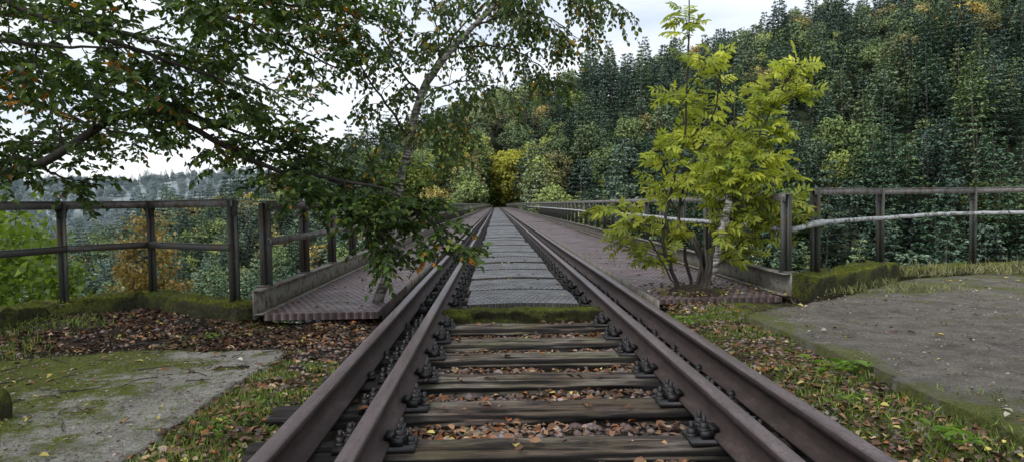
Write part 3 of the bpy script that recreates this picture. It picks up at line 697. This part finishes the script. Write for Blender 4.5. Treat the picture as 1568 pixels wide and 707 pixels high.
def bush(name,c,r,ncl,nlf,ls,c0,c1,zg=None,mat=M_leaf,cs=.3,outn=0.,extra=()):
    e=empty(name);L=LV();crown(L,c,r,ncl,nlf,ls,c0,c1,rs,cs,outn);T=MB();zg=hgt(c[0],c[1]) if zg is None else zg
    for c_,r_,n_ in extra:crown(L,c_,r_,n_,nlf,ls,c0,c1,rs,cs,outn)
    for k in range(7):
        u=nrm(rs.normal(size=3));u[2]=abs(u[2]);T.tube(smooth_path([(c[0]+rs.normal()*.1,c[1]+rs.normal()*.1,zg-.2),(c[0],c[1],(zg+c[2])/2-.2*r[2]),np.array(c)+u*np.array(r)*.85],14,.02*r[0],rs),np.linspace(.03*r[2]+.02,.008,14),6)
    T.build('stems',M_bark,e,True);L.mb(simple=True).build('foliage',mat,e)
bush('hazel_shrub',(-6.2,8.6,-.5),(1.1,1.0,1.4),75,60,.1,(.05,.09,.015),(.24,.34,.05))
bush('hazel_shrub',(-4.9,9.0,-1.55),(.9,.9,1.1),50,60,.095,(.05,.09,.015),(.22,.32,.05))
bush('hazel_shrub',(-8.2,10.5,.2),(1.4,1.2,1.6),70,60,.12,(.05,.09,.015),(.2,.29,.045))
bush('autumn_maple',(-15.2,30,-1.6),(1.0,1.2,2.6),40,45,.2,(.13,.09,.025),(.36,.25,.08),extra=(((-14.4,30,-3.2),(1.2,1,1.8),20),((-16.2,30.3,-3.0),(1.1,1,2),20)))
bush('rowan_tree',(-9.6,22,-6.2),(1.7,2,3.8),80,60,.2,(.06,.1,.02),(.22,.29,.05))

bush('yellow_birch_tree',(4.5,200,8.5),(5,5,7.5),90,55,.8,(.22,.22,.04),(.62,.6,.12),-1,outn=.5,extra=(((7.5,201,5),(5,4,5),50),((1.5,202,12),(3.5,3,4.5),30),((7,202,13.5),(2.5,3,3.5),20)))
bush('orange_beech_tree',(15,206,10),(4.5,5,7),80,50,.8,(.2,.13,.03),(.46,.3,.1),-1,outn=.5,extra=(((18,206,6),(4,4,5),40),))
bush('lime_tree',(-14,200,8),(7,5,9.5),130,50,.8,(.1,.14,.03),(.36,.42,.1),-2,outn=.5)
bush('lime_tree',(-4,203,5.5),(4.5,4,7.5),120,55,.8,(.1,.14,.03),(.34,.4,.09),-2,outn=.5)
bush('lime_tree',(.5,228,5),(6,4,8),110,50,.8,(.1,.14,.03),(.32,.38,.08),-2,outn=.5)
bush('oak_tree',(25,196,8),(6,5,8),110,50,.8,(.08,.12,.03),(.28,.33,.08),-2,outn=.5)
bush('oak_tree',(-24,190,6),(7,5,9),110,50,.8,(.08,.12,.03),(.32,.36,.08),-8,outn=.5)

# ---------------------------------------------------------------- forest instances
rf=np.random.default_rng(31)
def conifer(name,H,Rr,pw,c0,c1,nw=13,seed=0,base=.25):
    # whorls of distinct boughs; light tips; shade painted into the colour, darker inward and lower down
    r=np.random.default_rng(seed);L=LV();T=MB();T.tube([(0,0,0),(0,0,H*.95)],[.22,.05],5,(.12,.09,.07))
    for k in range(nw):
        t=base+(1-base)*(k+.2)/nw;R_=Rr*((1-t)/(1-base))**pw*r.uniform(.82,1.1)+.12
        nb=int(7+3*(1-t)) if R_>1 else 5;a0=r.uniform(0,6.28)
        for q in range(nb):
            a=a0+6.283*q/nb+r.normal()*.18;Lb=R_*r.uniform(.68,1.15);m=int(9+9*min(1,R_/3))
            u=.2+.8*np.sqrt(r.random(m));w=(.25+.22*Lb)*(1.1-u*.6)
            lat=r.normal(size=m)*w*.55
            z=H*t+(-.28*Lb*u+.22*Lb*u*u)+r.normal(size=m)*.1-abs(lat)*.25
            p=np.c_[np.cos(a)*Lb*u-np.sin(a)*lat,np.sin(a)*Lb*u+np.cos(a)*lat,z]
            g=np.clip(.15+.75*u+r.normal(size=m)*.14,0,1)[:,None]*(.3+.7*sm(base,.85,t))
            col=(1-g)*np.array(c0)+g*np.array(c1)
            d=np.c_[np.cos(a)+r.normal(size=m)*.45,np.sin(a)+r.normal(size=m)*.45,.05+r.normal(size=m)*.3]
            N=np.c_[np.cos(a)*.45+0*u,np.sin(a)*.45+0*u,1+0*u]+r.normal(size=(m,3))*.35
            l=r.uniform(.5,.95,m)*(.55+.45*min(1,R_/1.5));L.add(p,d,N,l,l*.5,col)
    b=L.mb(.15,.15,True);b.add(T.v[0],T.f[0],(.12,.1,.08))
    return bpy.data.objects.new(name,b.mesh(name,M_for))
def broad(name,H,Rr,c0,c1,seed):
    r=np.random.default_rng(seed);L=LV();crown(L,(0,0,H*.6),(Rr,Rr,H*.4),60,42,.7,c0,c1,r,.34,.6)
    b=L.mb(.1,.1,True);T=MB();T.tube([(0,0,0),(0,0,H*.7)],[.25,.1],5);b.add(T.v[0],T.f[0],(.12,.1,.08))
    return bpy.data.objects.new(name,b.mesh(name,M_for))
col=bpy.data.collections.new('forest_tree_kinds')
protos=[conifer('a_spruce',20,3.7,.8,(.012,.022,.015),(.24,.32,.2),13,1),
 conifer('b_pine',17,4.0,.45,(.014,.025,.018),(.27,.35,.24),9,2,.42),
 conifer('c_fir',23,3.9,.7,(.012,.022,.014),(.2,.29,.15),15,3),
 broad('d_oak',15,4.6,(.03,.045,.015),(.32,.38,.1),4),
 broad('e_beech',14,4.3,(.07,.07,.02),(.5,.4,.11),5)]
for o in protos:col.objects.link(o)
pts=[];idx=[];scl=[];rot=[]
def put(x,y,z,i,s):
    pts.append((x,y,z));idx.append(i);scl.append(s);rot.append((rf.normal()*.03,rf.normal()*.03,rf.uniform(0,6.28)))
y=34.
while y<285:
    st=5.9+.004*y
    for x in np.arange(-.95*y-6,1.0*y+25,st):
        xx=x+rf.uniform(-.45,.45)*st;yy=y+rf.uniform(-.45,.45)*st;z=float(hgt(xx,yy))
        if abs(xx-.3)<6 and yy<196:continue
        if abs(xx-.3)<3.5 and yy<245:continue
        u=xx/yy
        pd=.07+.3*(vnoise(xx*.03,yy*.03,5)>.62)
        if -.14<u<.12 and yy>120:pd=.7
        if z>40:pd=max(pd,.45)
        if u<-.2:pd=.3
        if rf.random()<pd:i=3 if rf.random()<.6 else 4;s=rf.uniform(.65,1.1)
        else:i=rf.choice([0,1,1,2]);s=rf.uniform(.6,1.2)
        if yy<70:s*=.75
        put(xx,yy,z-.5,i,s)
    y+=st*.92
for k in range(2600):
    yy=290+1200*rf.random()**.8;u=rf.uniform(-.95,-.12);xx=u*yy;put(xx,yy,float(hgt(xx,yy))-1,rf.choice([0,2,3,3,4]),rf.uniform(.9,1.4))
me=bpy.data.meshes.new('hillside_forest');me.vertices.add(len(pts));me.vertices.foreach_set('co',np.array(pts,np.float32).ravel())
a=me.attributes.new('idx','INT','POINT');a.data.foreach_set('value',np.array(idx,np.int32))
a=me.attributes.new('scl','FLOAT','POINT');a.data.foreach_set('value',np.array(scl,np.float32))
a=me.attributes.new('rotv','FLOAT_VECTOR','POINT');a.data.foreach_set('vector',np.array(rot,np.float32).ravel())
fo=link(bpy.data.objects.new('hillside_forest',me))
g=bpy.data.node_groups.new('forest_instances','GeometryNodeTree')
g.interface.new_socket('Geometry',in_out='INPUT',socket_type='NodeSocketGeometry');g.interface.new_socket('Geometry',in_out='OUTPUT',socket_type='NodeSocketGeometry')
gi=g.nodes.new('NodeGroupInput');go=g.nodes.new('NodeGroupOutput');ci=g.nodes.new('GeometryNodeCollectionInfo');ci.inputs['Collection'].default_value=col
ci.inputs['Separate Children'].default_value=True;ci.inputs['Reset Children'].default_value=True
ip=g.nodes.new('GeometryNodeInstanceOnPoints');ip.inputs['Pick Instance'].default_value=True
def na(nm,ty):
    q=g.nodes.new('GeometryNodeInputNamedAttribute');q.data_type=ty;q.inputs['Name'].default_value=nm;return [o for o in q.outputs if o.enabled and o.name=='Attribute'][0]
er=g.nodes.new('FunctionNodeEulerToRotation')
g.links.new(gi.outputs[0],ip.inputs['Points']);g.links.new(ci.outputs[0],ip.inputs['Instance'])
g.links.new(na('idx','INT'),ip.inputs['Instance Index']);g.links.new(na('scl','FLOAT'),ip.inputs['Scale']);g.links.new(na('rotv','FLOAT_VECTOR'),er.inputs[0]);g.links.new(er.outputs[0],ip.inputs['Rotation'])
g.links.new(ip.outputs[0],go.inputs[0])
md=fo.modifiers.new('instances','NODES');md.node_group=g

# ---------------------------------------------------------------- ground cover
rl=np.random.default_rng(77)
def on_sleeper(x,y):
    r=np.zeros(x.shape,bool)
    for s_ in SY:r|=(abs(y-s_)<.108)&(x>-1.06)&(x<1.5)
    return r
def near_rail(x):return (abs(x-XL)<.07)|(abs(x-XR)<.07)|(abs(x-GL)<.07)|(abs(x-GR)<.07)
L=LV()
PAL=np.array([(.2,.105,.06),(.32,.185,.1),(.11,.068,.045),(.44,.32,.21),(.27,.1,.04),(.18,.14,.105),(.5,.43,.12)])
def fl(n,x0,x1,y0,y1,keep=1,clump=True,zadd=0,size=.045,dk=1.):
    x=rl.uniform(x0,x1,n);y=rl.uniform(y0,y1,n)
    if clump:
        m=rl.random(n)<np.clip(.25+1.6*vnoise(x*2.2,y*2.2,3)-.35,0.05,1);x,y=x[m],y[m]
    os_=on_sleeper(x,y);m=~near_rail(x)&(~os_|(rl.random(len(x))<.05));x,y,os_=x[m],y[m],os_[m]
    z=np.where(os_,.01,gz(x,y)+.004)+rl.random(len(x))*.018+zadd;k=len(x)
    g=rl.random((k,1))
    c=PAL[rl.choice(7,k,p=[.25,.2,.25,.1,.1,.07,.03])]*(.5+.8*g)*dk
    l=size*rl.uniform(.6,1.4,k);a=rl.uniform(0,6.28,k)
    L.add(np.c_[x,y,z],np.c_[np.cos(a),np.sin(a),rl.normal(size=k)*.25],rl.normal(size=(k,3))*.45+[0,0,1],l,l*.62,c)
fl(9500,-.45,.9,1.3,6.05,size=.042);fl(1600,-.78,-.57,1.3,8,dk=.8);fl(1600,1.02,1.22,1.3,8,dk=.8);fl(3500,-1.55,-.88,1.2,6.3,size=.04);fl(3600,1.32,2.15,1.2,7,size=.038)
fl(5500,-4.3,-1.4,5.0,7.1,size=.04,dk=.5);fl(1200,-4.3,-1.4,5.0,7.1,size=.042);fl(900,-4.4,-3.4,2,5.4)
def flz(n,x0,x1,y0,y1,z,size=.045,dk=1.):
    x=rl.uniform(x0,x1,n);y=rl.uniform(y0,y1,n);l=size*rl.uniform(.5,1.4,n);a=rl.uniform(0,6.28,n)
    pal=np.array([(.3,.2,.1),(.5,.42,.12),(.2,.1,.05),(.4,.36,.28)]);c=pal[rl.integers(0,4,n)]*rl.uniform(.6,1.1,(n,1))*dk
    L.add(np.c_[x,y,np.full(n,z)+rl.random(n)*.006],np.c_[np.cos(a),np.sin(a),rl.normal(size=n)*.1],rl.normal(size=(n,3))*.25+[0,0,1],l,l*.6,c)
flz(260,2.2,7,2.2,8,.055);flz(1800,2.2,7.5,2.2,8.2,.05,.02,.6);flz(30,-.3,.72,6.5,11,.125);flz(100,-2,-1.1,6.1,12,.1);flz(140,1.6,2.7,6.5,13,.1);flz(110,-3.4,-1.5,1.8,5,.015);flz(900,-3.4,-1.5,1.8,5,.008,.02,.5)
flz(240,1.5,2.7,6.3,7.4,.13,.045,.7)
L.mb(.3,.1).build('fallen_leaves',M_dry)
def stones(name,n,reg,s0,s1,dark=1.,z=None):
    ico=np.array([(0,0,1),(.9,0,.35),(.28,.85,.4),(-.72,.53,.3),(-.72,-.53,.35),(.28,-.85,.35),(.72,.53,-.4),(-.28,.85,-.45),(-.9,0,-.4),(-.28,-.85,-.4),(.72,-.53,-.45),(0,0,-1)])
    Fi=np.array([(0,1,2),(0,2,3),(0,3,4),(0,4,5),(0,5,1),(1,6,2),(2,7,3),(3,8,4),(4,9,5),(5,10,1),(6,7,2),(7,8,3),(8,9,4),(9,10,5),(10,6,1),(11,7,6),(11,8,7),(11,9,8),(11,10,9),(11,6,10)])
    x=rl.uniform(reg[0],reg[1],n);y=rl.uniform(reg[2],reg[3],n);m=~near_rail(x)&~on_sleeper(x,y);x,y=x[m],y[m];k=len(x)
    s=rl.uniform(s0,s1,k)[:,None,None]*rl.uniform(.6,1.2,(k,1,3))*np.array([1,1,.6]);V=ico[None]*s*rl.uniform(.75,1.2,(k,12,1))
    V=V+np.stack([x,y,gz(x,y)+.004 if z is None else np.full(k,z)],-1)[:,None];b=MB()
    pal=np.array([(.22,.185,.175),(.13,.107,.095),(.3,.225,.2),(.18,.125,.11)])*dark;c=pal[rl.integers(0,4,k)]*rl.uniform(.6,1.2,(k,1))
    b.add(V.reshape(-1,3),(np.arange(k)[:,None,None]*12+Fi[None]).reshape(-1,3),np.repeat(c,12,0));return b
b=stones('s',3600,(-.45,.9,1.3,6.05),.012,.034)
def merge(b,b2):
    for v,f,c in zip(b2.v,b2.f,b2.c):b.add(v,f,c)
for r,n in (((-1.5,-.57,1.2,6.2),1500),((1.02,2.2,1.2,6.6),1900),((-4,-1.5,5,7),900)):merge(b,stones('s',n,r,.008,.026))
merge(b,stones('s',2600,(2.2,8,2,8),.004,.012,1.2,.042));merge(b,stones('s',900,(-3.4,-1.5,1.8,4.9),.004,.012,1.3,.002))
b.build('ballast_stones',M_stone)
L=LV()
def grass(n,x0,x1,y0,y1,h,thr,sd,c0=(.05,.085,.015),c1=(.23,.3,.06),z=None,sc=2.5):
    x=rl.uniform(x0,x1,n);y=rl.uniform(y0,y1,n);m=vnoise(x*sc,y*sc,sd)*.65+vnoise(x*sc*3,y*sc*3,sd+1)*.35>thr
    m&=~near_rail(x);x,y=x[m],y[m];m=~on_sleeper(x,y);x,y=x[m],y[m];k=len(x);zz=gz(x,y) if z is None else np.full(k,z)
    g=rl.random((k,1));c=(1-g)*np.array(c0)+g*np.array(c1);d=rl.normal(size=(k,3))*.5+[0,0,1.1];l=h*rl.uniform(.4,1.4,k)
    L.add(np.c_[x,y,zz-.005],d,rl.normal(size=(k,3)),l,np.clip(l*.1,.003,.009),c)
grass(15000,-1.5,-.9,1.2,4.6,.045,.42,11);grass(14000,-3.5,-1.4,1.2,5,.022,.5,12,z=.0);grass(18000,1.34,2.16,1.2,6.6,.045,.45,13)
grass(9000,-4.5,-2.2,1.4,3.6,.05,.52,15);grass(5000,2.1,4.5,1.2,3.4,.05,.58,17,z=.04);grass(5000,-4.4,-3.3,3.5,6.3,.06,.45,19);grass(5000,-2.6,-1.4,4.9,6.1,.03,.55,20)
grass(2500,4.9,8.5,8.25,8.7,.14,.35,23,(.08,.09,.03),(.4,.38,.18),.04);grass(3500,6.6,9.5,7.3,8.7,.2,.4,24,(.08,.09,.03),(.42,.4,.2),.04);grass(2200,3.3,4.9,6.9,8.1,.07,.4,25,(.08,.09,.03),(.32,.33,.12),.04)
grass(5000,-.5,.92,6.08,6.32,.018,.2,26,(.05,.07,.01),(.25,.27,.04),.055)
grass(2500,-1.02,-.9,6.2,16,.05,.4,27);grass(2500,1.34,1.5,6.2,16,.05,.4,28)
def kerbfuzz(pts,w,z,n,h=.02):
    P=resample(pts,.01);k=rl.integers(0,len(P),n);T_=nrm(np.gradient(P,axis=0))[k];S=np.c_[T_[:,1],-T_[:,0],0*T_[:,0]]
    q=P[k]+S*rl.uniform(-w/2,w/2,n)[:,None];m=vnoise(q[:,0]*5,q[:,1]*5,61)>.3;q=q[m];n=len(q);g=rl.random((n,1))
    L.add(q+[0,0,z-.012],rl.normal(size=(n,3))*.8+[0,0,1],rl.normal(size=(n,3)),h*rl.uniform(.6,2,n),.006,(1-g)*np.array([.07,.085,.012])+g*np.array([.36,.36,.05]))
kerbfuzz([(-2.2,6.12,0),(-3.62,7.12,0),(-4.28,6.4,0),(-4.55,4.9,0)],.32,.17,9000);kerbfuzz([(3.12,6.95,0),(3.9,7.6,0),(4.78,8.33,0)],.36,.225,6000);kerbfuzz([(4.85,8.5,0),(6.4,8.98,0),(9,8.8,0)],.3,.12,5000)
L.mb(.1,.35,True).build('grass',M_grass)
L=LV()
for cx,cy,n,s_ in((2.02,3.95,45,.05),(1.9,2.75,30,.04),(2.55,2.55,30,.035),(-1.25,3.1,25,.03),(-2.9,2.9,20,.035),(-2.2,5.3,20,.03),(1.75,3.3,25,.03),(1.6,5.6,40,.035)):
    a=rl.uniform(0,6.28,n);l=s_*rl.uniform(.7,1.8,n);g=rl.random((n,1))
    L.add(np.c_[cx+rl.normal(size=n)*.06,cy+rl.normal(size=n)*.06,np.full(n,.02)+rl.random(n)*.04],np.c_[np.cos(a),np.sin(a),rl.random(n)*.7],rl.normal(size=(n,3))*.3+[0,0,1],l,l*.4,(1-g)*np.array([.07,.14,.02])+g*np.array([.22,.36,.05]))
L.mb(.2,.3).build('weeds',M_leaf2)
T=MB()
for k in range(220):
    x=rl.uniform(-4,2.1);y=rl.uniform(1.8,6.3);
    if near_rail(np.array([x]))[0] or -1<x<1.4:continue
    a=rl.uniform(0,6.28);l=rl.uniform(.1,.35);z=float(gz(x,y))+.035
    T.tube(bpath((x,y,z),(math.cos(a),math.sin(a),0),l,5,0,.2,rl)*[1,1,0]+[0,0,z],np.linspace(.004,.0015,6),4,(1,1,1))
T.build('fallen_twigs',M_bark)

# ---------------------------------------------------------------- sky, sun, camera
w=bpy.data.worlds.new('World');scene.world=w;w.use_nodes=True;nt=w.node_tree;bg=nt.nodes['Background']
sky=nt.nodes.new('ShaderNodeTexSky');sky.sky_type='NISHITA';sky.sun_disc=False;sky.sun_elevation=math.radians(48)
tc=nt.nodes.new('ShaderNodeTexCoord');mp=nt.nodes.new('ShaderNodeMapping');mp.inputs['Scale'].default_value=(1.6,1.6,5);nt.links.new(tc.outputs['Generated'],mp.inputs[0])
no=nt.nodes.new('ShaderNodeTexNoise');no.inputs['Scale'].default_value=1.7;no.inputs['Detail'].default_value=7;no.inputs['Roughness'].default_value=.55;nt.links.new(mp.outputs[0],no.inputs['Vector'])
rp=nt.nodes.new('ShaderNodeValToRGB');rp.color_ramp.elements[0].position=.35;rp.color_ramp.elements[0].color=(.58,.66,.79,1);rp.color_ramp.elements[1].position=.62;rp.color_ramp.elements[1].color=(.94,.97,1,1);nt.links.new(no.outputs['Fac'],rp.inputs[0])
mu=nt.nodes.new('ShaderNodeVectorMath');mu.operation='SCALE';mu.inputs['Scale'].default_value=8.6;nt.links.new(rp.outputs[0],mu.inputs[0])
mx=nt.nodes.new('ShaderNodeMix');mx.data_type='RGBA';mx.inputs[0].default_value=.9;nt.links.new(sky.outputs[0],mx.inputs[6]);nt.links.new(mu.outputs[0],mx.inputs[7])
nt.links.new(mx.outputs[2],bg.inputs[0]);bg.inputs[1].default_value=.15
sl=bpy.data.lights.new('sun','SUN');sl.energy=1.5;sl.angle=math.radians(16);sl.color=(1,.98,.95);so=link(bpy.data.objects.new('sun',sl))
az=math.radians(-50);el=math.radians(48);dv=Vector((math.sin(az)*math.cos(el),-math.cos(az)*math.cos(el),math.sin(el)));so.rotation_euler=dv.to_track_quat('Z','Y').to_euler()
sky.sun_rotation=math.atan2(dv.x,dv.y)
cd=bpy.data.cameras.new('camera');cam=link(bpy.data.objects.new('camera',cd));cd.lens=24;cd.sensor_width=36;cd.clip_end=6000;cd.clip_start=.05
Mx=Matrix.Rotation(math.radians(-1.316),4,'Z')@Matrix.Rotation(math.radians(90-2.27),4,'X')@Matrix.Rotation(math.radians(-.9),4,'Z')
cam.matrix_world=Matrix.Translation((0,0,1.02))@Mx
scene.camera=cam
